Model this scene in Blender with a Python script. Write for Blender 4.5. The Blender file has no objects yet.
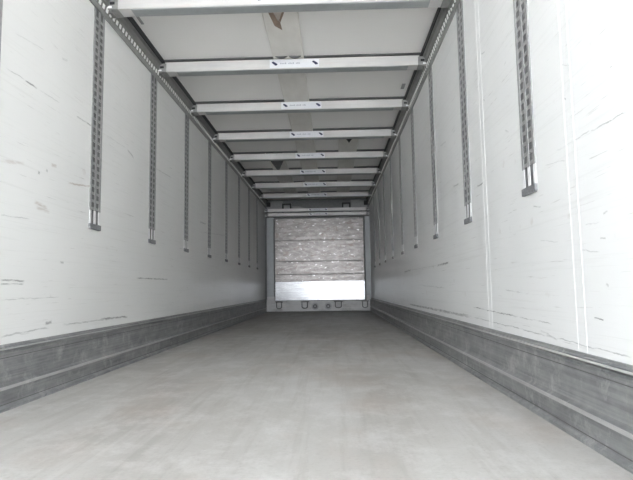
import bpy, bmesh, math, random
from mathutils import Matrix, Vector
random.seed(4)
C = bpy.context.scene.collection
SC = bpy.context.scene

# ------------------------------------------------------------------ camera
F_PX, PITCH, YAW, ROLL = 514.5, 0.0927, 0.0295, -0.0150
CAM = Vector((1.5645, 0.0, 0.5485))
R0 = Vector((math.cos(YAW), math.sin(YAW), 0)); F0 = Vector((-math.sin(YAW), math.cos(YAW), 0)); Z0 = Vector((0, 0, 1))
FW = math.cos(PITCH)*F0 + math.sin(PITCH)*Z0
U0 = -math.sin(PITCH)*F0 + math.cos(PITCH)*Z0
RT = math.cos(ROLL)*R0 + math.sin(ROLL)*U0
UP = -math.sin(ROLL)*R0 + math.cos(ROLL)*U0
cam = bpy.data.cameras.new('camera'); cam.sensor_width = 36; cam.lens = F_PX/633*36; cam.clip_start = .02
co = bpy.data.objects.new('camera', cam); C.objects.link(co)
co.matrix_world = Matrix(((RT.x, UP.x, -FW.x, CAM.x), (RT.y, UP.y, -FW.y, CAM.y), (RT.z, UP.z, -FW.z, CAM.z), (0, 0, 0, 1)))
SC.camera = co

# ------------------------------------------------------------------ world, portal, exposure
YB = -2.4                                    # open tailgate behind the camera
W, H, D = 2.46, 2.645, 12.05                  # inner width, height, front bulkhead
wd = bpy.data.worlds.new('overcast_sky'); SC.world = wd; wd.use_nodes = True
nt = wd.node_tree; bg = nt.nodes['Background']
tc = nt.nodes.new('ShaderNodeTexCoord'); sx = nt.nodes.new('ShaderNodeSeparateXYZ'); mr = nt.nodes.new('ShaderNodeValToRGB')
nt.links.new(tc.outputs['Generated'], sx.inputs[0]); nt.links.new(sx.outputs['Z'], mr.inputs[0])
mr.color_ramp.elements[0].position = 0.0; mr.color_ramp.elements[0].color = (.93, .95, 1, 1)
mr.color_ramp.elements[1].position = 0.6; mr.color_ramp.elements[1].color = (.80, .90, 1.0, 1)
nt.links.new(mr.outputs[0], bg.inputs[0]); bg.inputs[1].default_value = 4.6
pl = bpy.data.lights.new('tailgate_portal', 'AREA'); pl.shape = 'RECTANGLE'; pl.size = W; pl.size_y = H; pl.cycles.is_portal = True
po = bpy.data.objects.new('tailgate_portal', pl); C.objects.link(po)
po.location = (W/2, YB, H/2); po.rotation_euler = (math.radians(90), 0, 0)
sun = bpy.data.lights.new('sun', 'SUN'); sun.energy = 26; sun.angle = math.radians(2); sun.color = (1, .98, .97)
so = bpy.data.objects.new('sun', sun); C.objects.link(so)
so.rotation_euler = Vector((-.75, -.22, -.8)).to_track_quat('-Z', 'Y').to_euler()      # shines on the yard, not into the trailer
SC.view_settings.view_transform = 'Standard'; SC.view_settings.look = 'None'
SC.view_settings.gamma = 1; SC.view_settings.use_curve_mapping = False
SC.view_settings.exposure = 1.33
SC.cycles.max_bounces = 16; SC.cycles.diffuse_bounces = 12

# ------------------------------------------------------------------ node helpers
def new_mat(name):
    m = bpy.data.materials.new(name); m.use_nodes = True
    return m, m.node_tree, m.node_tree.nodes['Principled BSDF']
class NT:
    def __init__(s, t): s.t = t
    def n(s, k, **kw):
        q = s.t.nodes.new(k)
        for a, b in kw.items(): setattr(q, a, b)
        return q
    def l(s, a, b): s.t.links.new(a, b)
    def val(s, x, sock):
        if isinstance(x, (int, float)): sock.default_value = x
        elif isinstance(x, (tuple, list)): sock.default_value = x
        else: s.l(x, sock)
    def math(s, op, a, b=0.0, c=0.0, clamp=False):
        q = s.n('ShaderNodeMath', operation=op, use_clamp=clamp)
        s.val(a, q.inputs[0]); s.val(b, q.inputs[1])
        if op in ('MULTIPLY_ADD', 'SMOOTH_MIN'): s.val(c, q.inputs[2])
        return q.outputs[0]
    def pos(s, scale=(1, 1, 1)):
        g = s.n('ShaderNodeTexCoord'); mp = s.n('ShaderNodeMapping'); mp.inputs['Scale'].default_value = scale
        s.l(g.outputs['Object'], mp.inputs[0]); return mp.outputs[0]
    def noise(s, vec, sc=1, det=4, rough=.5, dist=0):
        q = s.n('ShaderNodeTexNoise'); s.l(vec, q.inputs['Vector']); q.inputs['Scale'].default_value = sc
        q.inputs['Detail'].default_value = det; q.inputs['Roughness'].default_value = rough; q.inputs['Distortion'].default_value = dist
        return q.outputs['Fac']
    def ramp(s, x, stops):
        q = s.n('ShaderNodeValToRGB'); s.l(x, q.inputs[0]); r = q.color_ramp
        while len(r.elements) < len(stops): r.elements.new(.5)
        for e, (p, c) in zip(r.elements, stops):
            e.position = p; e.color = (*c, 1) if isinstance(c, tuple) else (c, c, c, 1)
        return q.outputs[0]
    def mix(s, f, a, b, mode='MIX'):
        q = s.n('ShaderNodeMix', data_type='RGBA', blend_type=mode)
        s.val(f, q.inputs[0])
        for x, k in ((a, 6), (b, 7)):
            if isinstance(x, tuple): q.inputs[k].default_value = (*x, 1)
            else: s.l(x, q.inputs[k])
        return q.outputs[2]
    def bump(s, h, st, dist, bs):
        q = s.n('ShaderNodeBump'); q.inputs['Strength'].default_value = st; q.inputs['Distance'].default_value = dist
        s.l(h, q.inputs['Height']); s.l(q.outputs[0], bs.inputs['Normal'])

# ------------------------------------------------------------------ materials
def plain(name, col, rough=.5, metal=0.0, var=.12, scale=(6, 6, 6)):
    m, t, b = new_mat(name); N = NT(t)
    n = N.noise(N.pos(scale), 3, 4, .6)
    dark = tuple(c*(1-var) for c in col); lite = tuple(min(1, c*(1+var)) for c in col)
    N.l(N.ramp(n, [(.3, dark), (.7, lite)]), b.inputs['Base Color'])
    b.inputs['Roughness'].default_value = rough; b.inputs['Metallic'].default_value = metal
    return m

def wall_mat(name, marks, base=(.83, .83, .815)):
    """white laminate; marks = (y0,z0,y1,z1,halfwidth,strength,brown) scratches and scuffs"""
    m, t, b = new_mat(name); N = NT(t)
    g = N.n('ShaderNodeTexCoord'); P = g.outputs['Object']
    big = N.noise(N.pos((1, .5, .7)), 1.2, 3, .5)
    col = N.ramp(big, [(.3, tuple(c*.96 for c in base)), (.7, tuple(min(1, c*1.03) for c in base))])
    # long faint rubbing lines along the load space
    s1 = N.noise(N.pos((1, .45, 26)), 2.2, 5, .72, .3)
    col = N.mix(N.math('MULTIPLY', N.ramp(s1, [(.54, 0.0), (.68, 1.0)]), .12), col, (.42, .41, .38))
    s2 = N.noise(N.pos((1, 2.2, 60)), 1.7, 3, .6, .2)
    col = N.mix(N.math('MULTIPLY', N.ramp(s2, [(.66, 0.0), (.72, 1.0)]), .40), col, (.33, .31, .29))
    s3 = N.noise(N.pos((1, 1, 1)), 9, 3, .5)
    col = N.mix(N.math('MULTIPLY', N.ramp(s3, [(.70, 0.0), (.78, 1.0)]), .25), col, (.42, .36, .31))
    wob = N.noise(P, 14, 3, .6)
    wv = N.n('ShaderNodeVectorMath', operation='MULTIPLY_ADD'); wv.inputs[1].default_value = (0, 1, 1)
    cx = N.n('ShaderNodeCombineXYZ'); N.l(N.math('MULTIPLY_ADD', wob, .02, -.01), cx.inputs[2])
    N.l(P, wv.inputs[0]); N.l(cx.outputs[0], wv.inputs[2]); Q = wv.outputs[0]
    brk = N.ramp(N.noise(N.pos((1, 5, 30)), 2, 4, .7), [(.36, .1), (.56, 1.0)])
    for brown in (0, 1):
        acc = None
        for (y0, z0, y1, z1, hw, st, bn) in marks:
            if bn != brown: continue
            d = Vector((0, y1-y0, z1-z0)); L = max(d.length, .01); u = d/L
            v = N.n('ShaderNodeVectorMath', operation='SUBTRACT'); N.l(Q, v.inputs[0]); v.inputs[1].default_value = (0, y0, z0)
            dt = N.n('ShaderNodeVectorMath', operation='DOT_PRODUCT'); N.l(v.outputs[0], dt.inputs[0]); dt.inputs[1].default_value = u
            dp = N.n('ShaderNodeVectorMath', operation='DOT_PRODUCT'); N.l(v.outputs[0], dp.inputs[0]); dp.inputs[1].default_value = (0, -u.z, u.y)
            al = N.math('SUBTRACT', N.math('ABSOLUTE', N.math('SUBTRACT', dt.outputs['Value'], L/2)), L/2)
            fe = N.math('MULTIPLY_ADD', al, -1/(L*.18+hw), 0.0)
            pe = N.math('MULTIPLY_ADD', N.math('ABSOLUTE', dp.outputs['Value']), -1/hw, 1.0)
            k = N.math('MULTIPLY', N.math('MINIMUM', N.math('MULTIPLY', fe, 1.6, clamp=True), N.math('MULTIPLY', pe, 1.5, clamp=True)), st)
            acc = k if acc is None else N.math('MAXIMUM', acc, k)
        if acc is not None:
            col = N.mix(N.math('MULTIPLY', acc, brk), col, (.36, .27, .21) if brown else (.12, .12, .12))
    N.l(col, b.inputs['Base Color'])
    N.l(N.ramp(s1, [(.3, .28), (.8, .44)]), b.inputs['Roughness'])
    b.inputs['Specular IOR Level'].default_value = .5
    N.bump(N.noise(N.pos((1, 1, 1.5)), 1.6, 2, .5), .12, .02, b)
    return m

LEFT_MARKS = []; RIGHT_MARKS = []
def ray(px, py):
    return (FW + RT*((px-316.5)/F_PX) + UP*((240-py)/F_PX))
def on_wall(px, py, X):
    d = ray(px, py); t = (X-CAM.x)/d.x; p = CAM + d*t; return p.y, p.z
def mark(lst, X, x0, y0, x1, y1, hw, st, bn=0):
    a = on_wall(x0, y0, X); b_ = on_wall(x1, y1, X); lst.append((a[0], a[1], b_[0], b_[1], hw, st, bn))
for a in [(5,67,25,80,.004,.35),(25,80,38,89,.006,.75),(38,89,60,103,.004,.25),(15,33,45,50,.004,.2),(62,58,68,61,.008,.3),
          (76,116,92,126,.006,.6),(92,126,101,132,.012,.7),(101,132,126,148,.005,.2),(127,149,134,158,.010,.4),(150,165,172,178,.006,.35),
          (0,160,25,164,.012,.3,1),(51,164,57,167,.012,.5,1),(68,183,92,187,.007,.6,1),(34,201,48,209,.014,.45,1),(36,207,50,212,.012,.35,1),
          (90,187,94,188,.012,.8),(0,280,25,281,.006,.6),(0,284,24,284,.005,.5),(136,278,168,279.5,.007,.75),(62,325,128,316.5,.006,.45),
          (100,319,128,316.5,.008,.7),(0,337,50,327,.006,.4),(45,324,52,322,.01,.6),(200,222,206,224,.01,.5),(200,232,230,236,.006,.3),
          (0,300,60,297,.004,.3),(38,172,40,174,.01,.7),(46,170,48,172,.01,.6),(0,215,30,219,.004,.3),(60,262,64,263,.008,.5)]:
    mark(LEFT_MARKS, 0.0, *a)
for a in [(627,112,590,131,.003,.55),(590,131,574,140,.003,.35),(574,140,556,151,.003,.2),(477,187,483,183,.006,.7),(453,187,459,184,.008,.4),
          (533,207,541,206,.004,.4),(437,265.6,449,262.5,.010,.8),(404,272,411,270,.012,.6),(411,270,437,265.6,.006,.3),(473,307,519,317,.004,.8),
          (519,317,552,324,.003,.5),(473,317,556,338,.0035,.55),(556,338,633,358,.003,.5),(594,318,604,319.5,.003,.8),(600,238,606,238.5,.003,.6),
          (606,283,609,286,.006,.35),(603,214,608,211,.004,.4),(408,304,473,317,.012,.7),(540,330,558,340,.006,.4),(483,100,485,101,.006,.4),
          (564,98,566,100,.004,.7),(440,146,446,142,.008,.3),(560,65,570,66,.003,.2),(585,225,600,223,.003,.25),(505,290,530,294,.004,.3),
          (540,240,560,242,.003,.25),(610,68,612,66,.003,.5),(580,250,600,252,.003,.3),(420,285,445,288,.006,.35),(505,130,509,132,.005,.3),
          (481,54,485,52,.005,.4),(504,67,506,62,.005,.3),(570,117,575,110,.003,.25),(545,165,566,160,.002,.3)]:
    mark(RIGHT_MARKS, W, *a)
M_WL = wall_mat('scuffed_white_laminate_left', LEFT_MARKS)
M_WR = wall_mat('scuffed_white_laminate_right', RIGHT_MARKS, (.84, .845, .84))

m, t, b = new_mat('ceiling_laminate'); N = NT(t)
c = N.ramp(N.noise(N.pos((1, .6, 1)), 1.1, 3), [(.3, (.90, .885, .86)), (.7, (.94, .925, .90))])
N.l(c, b.inputs['Base Color']); b.inputs['Roughness'].default_value = .5
M_CEIL = m

m, t, b = new_mat('worn_deck_floor'); N = NT(t)
big = N.noise(N.pos((1, .35, 1)), 1.6, 5, .6, .4)
col = N.ramp(big, [(.28, (.35, .33, .31)), (.5, (.45, .438, .42)), (.72, (.54, .53, .52))])
st = N.noise(N.pos((7, .35, 1)), 2, 5, .65, .3)
col = N.mix(N.math('MULTIPLY', N.ramp(st, [(.50, 0.0), (.68, 1.0)]), .35), col, (.27, .25, .225))
cl = N.noise(N.pos((1.0, .8, 1)), 4.2, 8, .75, .15)
col = N.mix(N.math('MULTIPLY', N.ramp(cl, [(.48, 0.0), (.66, 1.0)]), .45), col, (.62, .61, .60))
sp = N.noise(N.pos((1, 1, 1)), 70, 3, .6)
col = N.mix(N.math('MULTIPLY', N.ramp(sp, [(.52, 0.0), (.72, 1.0)]), .25), col, (.27, .255, .24))
br = N.noise(N.pos((.8, .5, 1)), 2.6, 4, .6)
col = N.mix(N.math('MULTIPLY', N.ramp(br, [(.52, 0.0), (.68, 1.0)]), .30), col, (.40, .32, .27))
N.l(col, b.inputs['Base Color']); N.l(N.ramp(cl, [(.3, .60), (.7, .44)]), b.inputs['Roughness'])
N.bump(sp, .15, .004, b)
M_FLOOR = m

def scuffed_metal(name, c0, c1, scr, rough, metal, vec=(1, 1, 1), vertical=True):
    m, t, b = new_mat(name); N = NT(t)
    n1 = N.noise(N.pos(vec), 5, 5, .65)
    if vertical: n1 = N.math('ADD', N.math('MULTIPLY', n1, .5), N.math('MULTIPLY', N.noise(N.pos((1, .35, 22)), 3, 4, .6), .5))
    col = N.ramp(n1, [(.3, c0), (.7, c1)])
    n2 = N.noise(N.pos((1, 3, 2.6) if vertical else (1, .6, 12)), 3, 6, .75, .3)
    col = N.mix(N.math('MULTIPLY', N.ramp(n2, [(.52, 0.0), (.70, 1.0)]), .55), col, scr)
    N.l(col, b.inputs['Base Color']); N.l(N.ramp(n2, [(.3, rough), (.7, rough+.15)]), b.inputs['Roughness'])
    b.inputs['Metallic'].default_value = metal
    N.bump(n2, .08, .004, b)
    return m
M_KICK = scuffed_metal('kick_rail_aluminium', (.19, .195, .20), (.45, .455, .455), (.66, .66, .65), .36, .45, (1, 1.2, 2.5))
M_RIDGE = scuffed_metal('kick_rail_worn_ridge', (.50, .50, .50), (.68, .68, .67), (.80, .80, .79), .35, .5)
M_RAIL = plain('roof_rail_steel', (.22, .22, .21), .5, .3)
M_RAIL_L = plain('roof_rail_lip', (.34, .34, .325), .5, .4)
M_SLOT = plain('slot_light_edge', (.85, .85, .83), .5, 0)
M_TRACK = plain('track_zinc', (.38, .38, .38), .5, .35, .2, (1, 14, 14))
M_TRACKB = plain('track_recess', (.16, .16, .16), .6, .2, .25, (1, 14, 14))
M_TEND = plain('track_end_white', (.86, .86, .86), .45)
M_CAP = plain('track_cap_grey', (.20, .20, .21), .6, 0, .3, (30, 30, 30))
M_BEAM = scuffed_metal('load_beam_aluminium', (.62, .61, .60), (.74, .73, .715), (.70, .62, .59), .42, .45, (.5, 3, 3), False)
M_BEAMD = plain('beam_fitting_steel', (.33, .33, .32), .45, .5)
M_BLACK = plain('black_rubber', (.02, .02, .022), .6)
M_LABEL = plain('label_white', (.80, .81, .84), .45, 0, .03)
M_LOGO = plain('label_navy', (.012, .015, .07), .5)
M_PRINT = plain('label_grey_print', (.42, .43, .48), .5)
m, t, b = new_mat('duct_fabric'); N = NT(t)
N.l(N.ramp(N.noise(N.pos((3, 1.2, 1)), 3, 4), [(.3, (.74, .715, .67)), (.7, (.82, .80, .76))]), b.inputs['Base Color'])
b.inputs['Roughness'].default_value = .75
N.bump(N.noise(N.pos((2, 2.5, 1)), 2.4, 3), .5, .02, b)
M_DUCT = m
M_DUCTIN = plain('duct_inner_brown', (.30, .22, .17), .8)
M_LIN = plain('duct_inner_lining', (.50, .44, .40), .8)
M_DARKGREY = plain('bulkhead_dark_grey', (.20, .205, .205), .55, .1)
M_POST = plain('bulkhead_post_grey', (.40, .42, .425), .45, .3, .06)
M_MIDGREY = plain('bulkhead_cover_grey', (.34, .345, .34), .5, .1)
M_SILL = scuffed_metal('bulkhead_sill_metal', (.45, .45, .44), (.6, .6, .59), (.25, .24, .23), .45, .5)
M_OUT = plain('yard_concrete', (.58, .58, .575), .8)
M_SEAM = plain('seam_bead_white', (.88, .88, .87), .3, 0, .02)

m, t, b = new_mat('scuffed_bulkhead_sheet'); N = NT(t)
n1 = N.noise(N.pos((.9, 1, 3.2)), 5, 7, .75, .4)
col = N.ramp(n1, [(.30, (.15, .142, .135)), (.5, (.235, .222, .213)), (.70, (.36, .345, .33))])
n2 = N.noise(N.pos((1.3, 1, 2.2)), 4, 6, .7, .8)
col = N.mix(N.math('MULTIPLY', N.ramp(n2, [(.55, 0.0), (.64, 1.0)]), .6), col, (.17, .125, .105))
n3 = N.noise(N.pos((1, 1, 1.8)), 9, 4, .7)
col = N.mix(N.math('MULTIPLY', N.ramp(n3, [(.60, 0.0), (.68, 1.0)]), .7), col, (.93, .93, .93))
N.l(col, b.inputs['Base Color']); b.inputs['Metallic'].default_value = .75
N.l(N.ramp(n1, [(.3, .40), (.7, .28)]), b.inputs['Roughness']); N.bump(n2, .25, .01, b)
M_SHEET = m
m, t, b = new_mat('bright_bulkhead_plate'); N = NT(t)
n1 = N.noise(N.pos((.6, 1, 7)), 5, 4, .6)
N.l(N.ramp(n1, [(.3, (.34, .35, .36)), (.7, (.46, .465, .47))]), b.inputs['Base Color']); b.inputs['Metallic'].default_value = .85
N.l(N.ramp(n1, [(.3, .27), (.7, .20)]), b.inputs['Roughness'])
N.bump(N.noise(N.pos((1, 1, 2)), 2.2, 2), .1, .02, b)
M_PLATE = m

# ------------------------------------------------------------------ mesh helpers
class MB:
    def __init__(s): s.bm = bmesh.new(); s.mats = []
    def mi(s, m):
        if m not in s.mats: s.mats.append(m)
        return s.mats.index(m)
    def box(s, x0, x1, y0, y1, z0, z1, m, bev=0):
        vs = [s.bm.verts.new((x, y, z)) for x in (x0, x1) for y in (y0, y1) for z in (z0, z1)]
        i = s.mi(m); fs = []
        for q in ((0, 1, 3, 2), (4, 6, 7, 5), (0, 4, 5, 1), (2, 3, 7, 6), (0, 2, 6, 4), (1, 5, 7, 3)):
            f = s.bm.faces.new([vs[k] for k in q]); f.material_index = i; fs.append(f)
        if bev:
            es = list({e for f in fs for e in f.edges})
            r = bmesh.ops.bevel(s.bm, geom=es, offset=bev, segments=2, affect='EDGES', profile=.5)
            for f in r['faces']: f.material_index = i
        return s
    def prism(s, prof, a0, a1, m, axis='y', close=True):
        """prof: closed polygon of 2-D points; extruded along axis. y: (x,z)  x: (y,z)  z: (x,y)"""
        def P(p, a): return {'y': (p[0], a, p[1]), 'x': (a, p[0], p[1]), 'z': (p[0], p[1], a)}[axis]
        A = [s.bm.verts.new(P(p, a0)) for p in prof]; B = [s.bm.verts.new(P(p, a1)) for p in prof]
        n = len(prof); i = s.mi(m)
        for k in range(n): s.bm.faces.new((A[k], A[(k+1) % n], B[(k+1) % n], B[k])).material_index = i
        s.bm.faces.new(A).material_index = i; s.bm.faces.new(B[::-1]).material_index = i
        return s
    def tube(s, pts, r, m, seg=10):
        i = s.mi(m); rings = []
        for k, p in enumerate(pts):
            p = Vector(p); a = Vector(pts[max(k-1, 0)]); c = Vector(pts[min(k+1, len(pts)-1)]); d = (c-a).normalized()
            h = Vector((0, 1, 0)) if abs(d.y) < .9 else Vector((1, 0, 0)); u = d.cross(h).normalized(); v = d.cross(u)
            rings.append([s.bm.verts.new(p+r*(math.cos(q*2*math.pi/seg)*u+math.sin(q*2*math.pi/seg)*v)) for q in range(seg)])
        for a, c in zip(rings, rings[1:]):
            for q in range(seg): s.bm.faces.new((a[q], a[(q+1) % seg], c[(q+1) % seg], c[q])).material_index = i
        s.bm.faces.new(rings[0][::-1]).material_index = i; s.bm.faces.new(rings[-1]).material_index = i
        return s
    def disc(s, cx, cz, y0, y1, r, m, seg=24, dome=0):
        prof = [(cx+r*math.cos(2*math.pi*k/seg), cz+r*math.sin(2*math.pi*k/seg)) for k in range(seg)]
        return s.prism(prof, y0, y1, m, 'y')
    def done(s, name, parent=None, smooth=False):
        bmesh.ops.recalc_face_normals(s.bm, faces=s.bm.faces)
        me = bpy.data.meshes.new(name); s.bm.to_mesh(me); s.bm.free()
        for m in s.mats: me.materials.append(m)
        if smooth:
            for p in me.polygons: p.use_smooth = True
        o = bpy.data.objects.new(name, me); C.objects.link(o)
        if parent: o.parent = parent
        return o
def struct(o): o['kind'] = 'structure'; return o
def tag(o, label, cat, group=None):
    o['label'] = label; o['category'] = cat
    if group: o['group'] = group
    return o
def thing(name, loc, label, cat, group=None):
    o = bpy.data.objects.new(name, None); C.objects.link(o); o.location = loc; o.empty_display_size = .1
    return tag(o, label, cat, group)
def copy_child(ch, par):
    d = ch.copy(); C.objects.link(d); d.parent = par; d.matrix_parent_inverse = Matrix()
    for g in list(ch.children): copy_child(g, d)
def dup(root, loc, label, rotz=0, group=None):
    r = root.copy(); C.objects.link(r); r.location = loc; r.rotation_euler = (0, 0, rotz); r['label'] = label
    if group: r['group'] = group
    for ch in list(root.children): copy_child(ch, r)
    return r

# ------------------------------------------------------------------ shell
struct(MB().box(-.06, W+.06, YB, D+.1, -.12, 0, M_FLOOR).done('floor'))
struct(MB().box(-.06, W+.06, YB, D+.1, H, H+.08, M_CEIL).done('ceiling'))
struct(MB().box(-.06, 0, YB, D+.1, 0, H, M_WL).done('wall_left'))
struct(MB().box(W, W+.06, YB, D+.1, 0, H, M_WR).done('wall_right'))
struct(MB().box(0, W, D, D+.1, 0, H, M_DARKGREY).done('wall_front'))
g = MB().box(-14, 16, -22, YB-.2, -1.3, -1.2, M_OUT).done('yard'); struct(g)

def kick(name, X, sgn):
    prof = [(0, 0), (.040, 0), (.040, .014), (.026, .020), (.022, .030), (.022, .092), (.032, .098), (.034, .108), (.024, .116), (.016, .124),
            (.016, .258), (.022, .264), (.022, .272), (.014, .276), (.014, .290), (.008, .294), (.006, .303), (0, .303)]
    q = MB().prism([(X+sgn*x, z) for x, z in prof], YB, D, M_KICK)
    for a, c_, e in ((.023, .026, .029), (.015, .240, .243)): q.box(min(X+sgn*a, X+sgn*(a+.002)), max(X+sgn*a, X+sgn*(a+.002)), YB, D, c_, e, M_TRACKB)
    for a, c_, e in ((.0225, .095, .112), (.0165, .279, .286)): q.prism([(X+sgn*a, c_), (X+sgn*(a+.013), c_+.002), (X+sgn*(a+.013), e-.002), (X+sgn*a, e)], YB, D, M_RIDGE)
    return struct(q.done(name))
kick('baseboard_left', 0, 1); kick('baseboard_right', W, -1)

def roof_rail(name, X, sgn):
    q = MB()
    P = lambda L: [(X+sgn*x, z) for x, z in L]
    q.prism(P([(0, 2.452), (.010, 2.452), (.014, 2.478), (.014, 2.486), (0, 2.486)]), YB, D, M_RAIL_L)           # lower lip
    q.prism(P([(0, 2.486), (.012, 2.486), (.022, 2.532), (.030, 2.536), (.036, 2.580), (.052, 2.590), (.052, 2.604), (0, 2.606)]), YB, D, M_RAIL)
    q.prism(P([(.048, 2.598), (.062, 2.600), (.062, H), (.048, H)]), YB, D, M_BLACK)                          # dark sealing strip
    y = YB+.02
    while y < D-.05:                                                                                          # bright pressed lugs along the lip
        q.prism(P([(.012, 2.493), (.018, 2.494), (.024, 2.522), (.019, 2.525)]), y, y+.027, M_SLOT); y += .056
    return struct(q.done(name))
roof_rail('trim_1', 0, 1); roof_rail('trim_2', W, -1)
k_ = 3
for (x, ylo, yhi, yy) in ((561, 0, 0, 60), (572.5, 0, 0, 110), (483, 0, 0, 180), (488.5, 0, 0, 230)):
    y, z = on_wall(x, yy, W)
    w_ = .0026 if x in (561, 483) else .0014
    struct(MB().prism([(W, y-w_), (W-.0010, y-w_*.5), (W-.0013, y), (W-.0010, y+w_*.5), (W, y+w_)], .303, 2.452, M_SEAM, 'z').done('trim_%d' % k_)); k_ += 1
y, z = on_wall(135, 250, 0)

for k in range(8):                                              # dark strips added to paint the shade line on the ceiling above each beam
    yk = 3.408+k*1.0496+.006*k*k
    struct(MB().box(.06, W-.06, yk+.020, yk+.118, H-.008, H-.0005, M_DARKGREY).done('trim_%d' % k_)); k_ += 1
# ------------------------------------------------------------------ wall tracks
Y0, S, TY, ZT = 3.408, 1.0496, -.055, .950
def make_track():
    r = thing('wall_track', (0, 0, 0), '', 'load track', 'slotted load tracks down the side walls')
    hw, zt = .076, 2.452
    q = MB(); za = ZT+.125
    q.box(.0005, .0020, -hw, hw, za, zt, M_TRACKB)
    for a, c_ in ((-hw, -hw+.022), (-.012, .012), (hw-.022, hw)): q.box(.0015, .0055, a, c_, za, zt, M_TRACK)
    z = za+.006
    while z < zt-.03:
        for a, c_ in ((-hw+.020, -.011), (.011, hw-.020)): q.box(.0010, .0045, a, c_, z, z+.017, M_TRACK)
        z += .050
    q.done('slotted_rail', r)
    e = MB().box(.0005, .002, -hw+.004, hw-.004, ZT+.030, za, M_TRACKB)
    for a, c_ in ((-hw+.004, -hw+.026), (-.014, .014), (hw-.026, hw-.004)): e.box(.0010, .0045, a, c_, ZT+.030, za, M_TEND)
    e.done('end_section', r)
    c2 = MB().prism([(-hw-.002, ZT+.004), (hw-.006, ZT), (hw+.002, ZT+.006), (hw+.002, ZT+.036), (-hw-.002, ZT+.036)], .0005, .012, M_CAP, 'x')
    c2.done('end_cap', r)
    return r
base = make_track()
TL = {-1: 'grey load track on the left wall, nearest one, cut by the left photo edge'}
ordn = ['first', 'second', 'third', 'fourth', 'fifth', 'sixth', 'seventh', 'eighth', 'ninth']
used = False
for side in (0, 1):
    for k in range(-1, 8):
        y = Y0+TY+k*S+.0
        if side == 0:
            lab = TL[-1] if k == -1 else 'slotted load track down the left wall, under the %s roof beam from the camera' % ordn[k]
        else:
            lab = ('widest load track on the right wall, nearer the camera than any roof beam' if k == -1
                   else 'slotted load track down the right wall, under the %s roof beam from the camera' % ordn[k])
        if side == 0 and k == -1: y -= .07
        if side == 0 and k == 0: y -= .03
        loc = (0, y, 0) if side == 0 else (W, y, 0)
        if not used: base.location = loc; base['label'] = lab; used = True
        else: dup(base, loc, lab, math.pi if side else 0)

def FX(px):
    d = ray(px, 260); return CAM.x+d.x*(D-.05)/d.y
def FZ(py):
    d = ray(319, py); return CAM.z+d.z*(D-.05)/d.y
# ------------------------------------------------------------------ load beams
ZB, BH, BD = 2.520, .088, .110
def make_beam():
    r = thing('load_beam', (0, 0, 0), '', 'load beam', 'aluminium load beams across the roof')
    x0, x1 = .082, W-.082
    q = MB()                                                       # extruded box with two long grooves on the face and one below
    q.prism([(.002, 0), (0, .002), (0, BH), (BD, BH), (BD, 0)], x0, x1, M_BEAM, 'x')
    q.done('beam_profile', r)
    MB().box(x0+.10, x1-.10, .010, BD-.008, -.004, .0005, M_POST, .001).done('underside_shade', r)['label'] = 'darker grey strip painting the shade along the underside'  # added grey strip, paints the shade of the beam's underside
    for sgn, xe in ((1, x0), (-1, x1)):
        X = lambda a: xe - sgn*a
        q = MB()
        a, b_ = sorted((X(-.012), X(.070)))
        q.box(a, b_, -.006, BD+.004, -.004, BH-.012, M_BEAMD, .004)
        a, b_ = sorted((X(.062), X(.074)))
        q.box(a, b_, .018, BD-.018, -.016, .050, M_BEAMD, .004)
        a, b_ = sorted((X(.058), X(.076)))
        q.box(a, b_, .026, BD-.026, .004, .040, M_BEAMD, .003)
        a, b_ = sorted((X(.040), X(.078)))
        q.box(a, b_, .010, BD-.010, -.014, .003, M_RAIL, .003)
        e = q.done('end_fitting', r)
        a, b_ = sorted((X(.010), X(.045)))
        MB().box(a, b_, -.0085, -.004, .030, .050, M_BLACK, .002).done('latch_slot', e)
        a, b_ = sorted((X(.030), X(.076)))
        MB().box(a, b_, -.010, -.004, .004, .018, M_TEND, .002).done('latch_tongue', e)
    lx0, lx1 = 1.035, 1.480
    lb = MB().box(lx0, lx1, -.0012, .0004, .006, BH-.004, M_LABEL).done('label', r)
    for cx in (lx0+.045, lx1-.035):
        MB().prism([(cx-.028, .062), (cx-.012, .066), (cx+.012, .052), (cx+.026, .040), (cx+.022, .030), (cx+.002, .028), (cx-.010, .042), (cx-.022, .050)],
                   -.0022, -.0010, M_LOGO, 'y').done('logo', lb)
    q = MB(); x = lx0+.095
    for w_ in (.010, .008, .009, .013, .007, .010, .008, .012, .009, .010, .008):
        q.box(x, x+w_, -.0018, -.0010, .040, .051 + (.003 if w_ > .009 else 0), M_PRINT); x += w_+.005
        if w_ in (.013, .012): x += .012
    q.done('print', lb)
    return r
bb = make_beam()
for k in range(8):
    if k == 0: lab = 'aluminium load beam under the roof, nearest the camera and cut by the top of the photo'
    elif k == 1: lab = 'aluminium load beam under the roof, second from the camera, large white label with navy marks'
    elif k == 7: lab = 'aluminium load beam under the roof, farthest from the camera, just above the bulkhead'
    else: lab = 'aluminium load beam with white label under the roof, %s from the camera' % ordn[k]
    loc = (random.uniform(-.002, .002), Y0+k*S+.006*k*k+random.uniform(-.004, .004), ZB)
    if k == 0: bb.location = loc; bb['label'] = lab
    else: dup(bb, loc, lab)
o = dup(bb, (0, D-.235, FZ(212.2)), 'upper of the two stored load beams above the scuffed bulkhead sheet', 0, 'load beams stored on the bulkhead')
o.scale.z = .80
o = dup(bb, (.006, D-.215, FZ(216.4)), 'lower of the two stored load beams resting on the scuffed bulkhead sheet', 0, 'load beams stored on the bulkhead')
o.scale.z = .80

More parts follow.
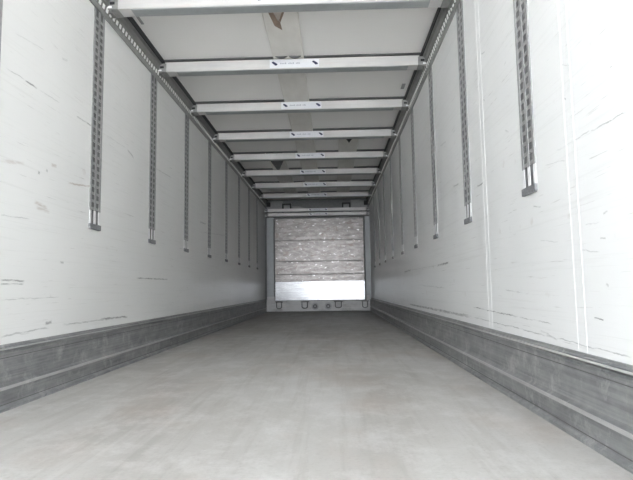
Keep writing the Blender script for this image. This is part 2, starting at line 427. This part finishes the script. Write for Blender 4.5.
# ------------------------------------------------------------------ fabric air ducts
def duct(name_label, cx, y0, y1, hole=None, taper=0, lining=None, group='fabric air ducts under the ceiling'):
    w = .128; zb = ZB+BH+.005; 
    r = thing('air_duct', (cx, y0, zb), name_label, 'air duct', group)
    lining = lining or M_DUCT
    me_bm = bmesh.new()
    outer = [(-w-.01*(taper > 0), 0), (w, 0), (w, y1-y0), (-w, y1-y0)]
    def loop(pts):
        vs = [me_bm.verts.new((x, y, 0)) for x, y in pts]
        return vs, [me_bm.edges.new((vs[i], vs[(i+1) % len(vs)])) for i in range(len(vs))]
    ov, oe = loop(outer); es = list(oe)
    if hole:
        hv, he = loop(hole); es += he
    bmesh.ops.triangle_fill(me_bm, use_beauty=True, edges=es)
    # turned-up rounded sides
    for sx in (-1, 1):
        xs = sx*w; prev = [me_bm.verts.new((xs, 0, 0)), me_bm.verts.new((xs, y1-y0, 0))]
        for dx, dz in ((.006, .004), (.009, .012), (.006, .024), (.0, H-zb-.002)):
            cur = [me_bm.verts.new((xs+sx*dx, 0, dz)), me_bm.verts.new((xs+sx*dx, y1-y0, dz))]
            me_bm.faces.new((prev[0], prev[1], cur[1], cur[0])); prev = cur
    bmesh.ops.recalc_face_normals(me_bm, faces=me_bm.faces)
    me = bpy.data.meshes.new('fabric_sleeve'); me_bm.to_mesh(me); me_bm.free(); me.materials.append(M_DUCT)
    o = bpy.data.objects.new('fabric_sleeve', me); C.objects.link(o); o.parent = r
    md = o.modifiers.new('t', 'SOLIDIFY'); md.thickness = .002; md.offset = 1
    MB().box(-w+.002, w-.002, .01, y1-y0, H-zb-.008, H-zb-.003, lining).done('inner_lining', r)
    return r
# centre duct: torn V between the first and second beams
yA = Y0+.30; 
oy = -(YB+.3); CX = 1.205
dc = duct('long centre fabric air duct under the ceiling with a torn V opening near the front', CX, YB+.3, D-.32,
     [(-.112, 3.50+oy), (.087, 3.50+oy), (-.011, 3.83+oy), (-.006, 3.95+oy), (-.060, 3.88+oy)], lining=M_LIN)
q = MB()
vs = [(-.112, 3.50+oy, 0), (-.060, 3.88+oy, 0), (-.006, 3.95+oy, 0), (-.011, 3.83+oy, .0), (-.030, 3.82+oy, .006), (-.085, 3.50+oy, .006)]
f = q.bm.faces.new([q.bm.verts.new(v) for v in vs]); f.material_index = q.mi(M_DUCTIN)
f = q.bm.faces.new([q.bm.verts.new(v) for v in ((.087, 3.50+oy, -.001), (-.011, 3.83+oy, -.001), (-.014, 3.80+oy, .008), (.068, 3.50+oy, .008))]); f.material_index = 0
fl = q.done('torn_flap', dc); fl['label'] = 'brown torn flap'
md = fl.modifiers.new('t', 'SOLIDIFY'); md.thickness = .003
# dark bumps standing in for the dark gaps under the sleeve at the second beam
q = MB()
for cx in (-.06, .06):
    pts = [(cx-.055, 0), (cx+.055, 0), (cx+.03, .016), (cx, .020), (cx-.03, .014)]
    q.prism([(a, -b_) for a, b_ in pts], S+Y0-.047+oy, S+Y0-.03+oy, M_TRACKB, 'y')
q.done('dark_gap_bumps', dc)
dl = duct('left fabric air duct deep under the ceiling with a dark hanging torn flap', .70, 7.75, D-.32,
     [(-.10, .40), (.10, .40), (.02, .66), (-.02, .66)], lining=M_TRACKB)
q = MB(); f = q.bm.faces.new([q.bm.verts.new(v) for v in ((-.11, .42, .001), (.11, .42, .001), (.02, .62, -.105), (-.02, .62, -.105))]); f.material_index = q.mi(M_TRACKB)  # dark grey flap colour puts in the shade it hangs in
o = q.done('torn_flap', dl); md = o.modifiers.new('t', 'SOLIDIFY'); md.thickness = .003
dr = duct('right fabric air duct deep under the ceiling with a small dark triangular tear', 1.83, 6.68, D-.32,
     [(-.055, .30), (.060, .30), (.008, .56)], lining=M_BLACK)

# ------------------------------------------------------------------ ceiling clips
def at_z(px, py, Z):
    d = ray(px, py); t_ = (Z-CAM.z)/d.z; return CAM+d*t_
for (px, py, w_, l_, lab) in ((139.5, 19, .022, .14, 'small grey metal strip on ceiling beside the left roof rail, near the camera'),
                          (176, 84.5, .04, .04, 'tiny grey clip on the ceiling near the left rail behind the second beam'),
                          (403, 86, .035, .13, 'tiny grey clip on the ceiling near the right roof rail behind the second beam')):
    p = at_z(px, py, H)
    o = MB().box(-w_/2, w_/2, -l_/2, l_/2, -.008, -.0002, M_MIDGREY, .002).box(-w_/4, w_/4, -l_/4, l_/4, -.013, -.006, M_BEAMD, .002).done('ceiling_clip')
    o.location = (p.x, p.y, H); tag(o, lab, 'clip')

# ------------------------------------------------------------------ front bulkhead
bk = thing('bulkhead_lining', (W/2, D, 0), 'scuffed aluminium sheet lining the end wall with a bright plate at its foot', 'wall lining')
def B(q, name, par, lab=None):
    o = q.done(name, par); o.matrix_parent_inverse = Matrix(); o.location = (-W/2, -D, 0) if par.type == 'EMPTY' else (0, 0, 0)
    if lab: o['label'] = lab
    return o
x0, x1 = FX(275), FX(364)
zs = [FZ(281.5), FZ(274), FZ(261), FZ(240), FZ(218)]
q = MB()
for a, b_ in zip(zs, zs[1:]): q.box(x0, x1, D-.050, D-.001, a+.004, b_-.004, M_SHEET, .004)
q.box(x0+.01, x1-.01, D-.044, D-.001, zs[0], zs[-1], M_DARKGREY)
B(q, 'upper_sheet', bk)
pz = B(MB().prism([(x0, D-.050), (x1, D-.095), (x1, D-.001), (x0, D-.001)], FZ(300), FZ(281.3), M_PLATE, 'z'), 'lower_plate', bk, 'bright polished lower plate')
for x in (x0-.02, x1+.005):
    for k in range(7): B(MB().box(x, x+.022, D-.068, D-.001, FZ(300)+.02+k*.062, FZ(300)+.045+k*.062, M_TRACKB, .003), 'hinge_knuckle', bk)
for (a, b_, lab) in ((FX(267), x0-.025, 'grey upright post at the left of the scuffed end wall sheet'), (x1+.03, FX(371.8), 'grey upright post at the right of the scuffed end wall sheet')):
    q = MB().box(a, b_, D-.06, D-.001, FZ(300), FZ(217), M_POST, .006)
    tag(q.done('bulkhead_post'), lab, 'post', 'upright posts of the end wall')
sl = MB().box(.03, W-.03, D-.075, D-.001, .012, FZ(300.6), M_SILL, .004).box(.045, FX(275), D-.082, D-.07, .03, FZ(296), M_SILL, .004).box(FX(365.5), W-.045, D-.082, D-.07, .03, FZ(296), M_SILL, .004).done('bulkhead_sill')
tag(sl, 'pale metal sill along the floor under the bright end wall plate', 'sill')
places = ['far left', 'middle left', 'middle right', 'far right']
for i, (a, b_) in enumerate(((276.5, 281.5), (301.5, 307), (334.5, 340.5), (361.5, 366.5))):
    xa, xb, zt, zb_ = FX(a), FX(b_), FZ(301.6), FZ(308)
    n = 8; mid = (xa+xb)/2; rr = (xb-xa)/2
    arc = [(mid+rr*math.cos(math.pi+math.pi*j/n), D-.100, zb_+rr*.6+rr*.6*math.sin(math.pi+math.pi*j/n)) for j in range(n+1)]
    pts = [(xa, D-.07, zt+.005), (xa, D-.100, zt-.01)] + arc + [(xb, D-.100, zt-.01), (xb, D-.07, zt+.005)]
    h = thing('tie_hook', ((xa+xb)/2, D-.08, 0), 'dark steel U hook on the end wall sill, %s of the four' % places[i], 'hook', 'U hooks along the end wall sill')
    o = MB().tube(pts, .011, M_TRACKB).done('hook_bar', h); o.location = (-(xa+xb)/2, -(D-.08), 0)
    o = MB().box(xa-.03, xb+.03, D-.088, D-.070, zt-.008, zt+.012, M_TRACKB, .003).done('mounting_plate', h); o.location = (-(xa+xb)/2, -(D-.08), 0)
for px, s_ in ((314.5, 'left'), (327.5, 'right')):
    q = MB(); q.disc(FX(px), .125, D-.090, D-.074, .082, M_TRACK); q.disc(FX(px), .125, D-.100, D-.088, .052, M_TRACKB); q.disc(FX(px), .125, D-.106, D-.099, .02, M_TRACK)
    tag(q.done('drain_cover'), 'round grey cover on end wall sill, %s one of the pair' % s_, 'cover', 'round covers on the end wall sill')
# upper zone: cover panels, brackets, end stops
for (a, b_, lab) in ((267.5, 283, 'grey cover panel above stored beams in the left end corner'), (352, 368, 'grey cover panel above stored beams in the right end corner')):
    o = MB().box(FX(a), FX(b_), D-.06, D-.001, 2.33, 2.60, M_MIDGREY, .006).done('cover_panel'); tag(o, lab, 'cover panel')
    x_ = FX(269) if a < 300 else FX(367)
    o = MB().box(x_-.045, x_+.045, D-.10, D-.060, FZ(206), FZ(201.5), M_BLACK, .01).done('corner_stop'); tag(o, 'small black rubber stop in the top %s corner of the end wall' % ('left' if a < 300 else 'right'), 'stop')
for (a, b_, lab) in ((283, 292, 'black arched bracket above the stored beams, left of the end wall'), (343, 351.5, 'black arched bracket above the stored beams, right of the end wall')):
    xa, xb = FX(a), FX(b_); q = MB(); t_ = .03
    q.prism([(xa, 2.315), (xa, 2.53), (xb, 2.53), (xb, 2.315), (xb-t_, 2.315), (xb-t_, 2.53-t_), (xa+t_, 2.53-t_), (xa+t_, 2.315)], D-.14, D-.055, M_BLACK)
    q.box(xa, xb, D-.06, D-.001, 2.32, 2.55, M_MIDGREY)
    tag(q.done('arched_bracket'), lab, 'bracket', 'black brackets on the end wall')
q = MB(); q.prism([(FX(293), 2.32), (FX(293), 2.47), (FX(300), 2.46), (FX(312), 2.38), (FX(314), 2.32)], D-.09, D-.001, M_MIDGREY)
tag(q.done('sloped_cover'), 'low grey cover sloping down to the right above stored beams', 'cover')
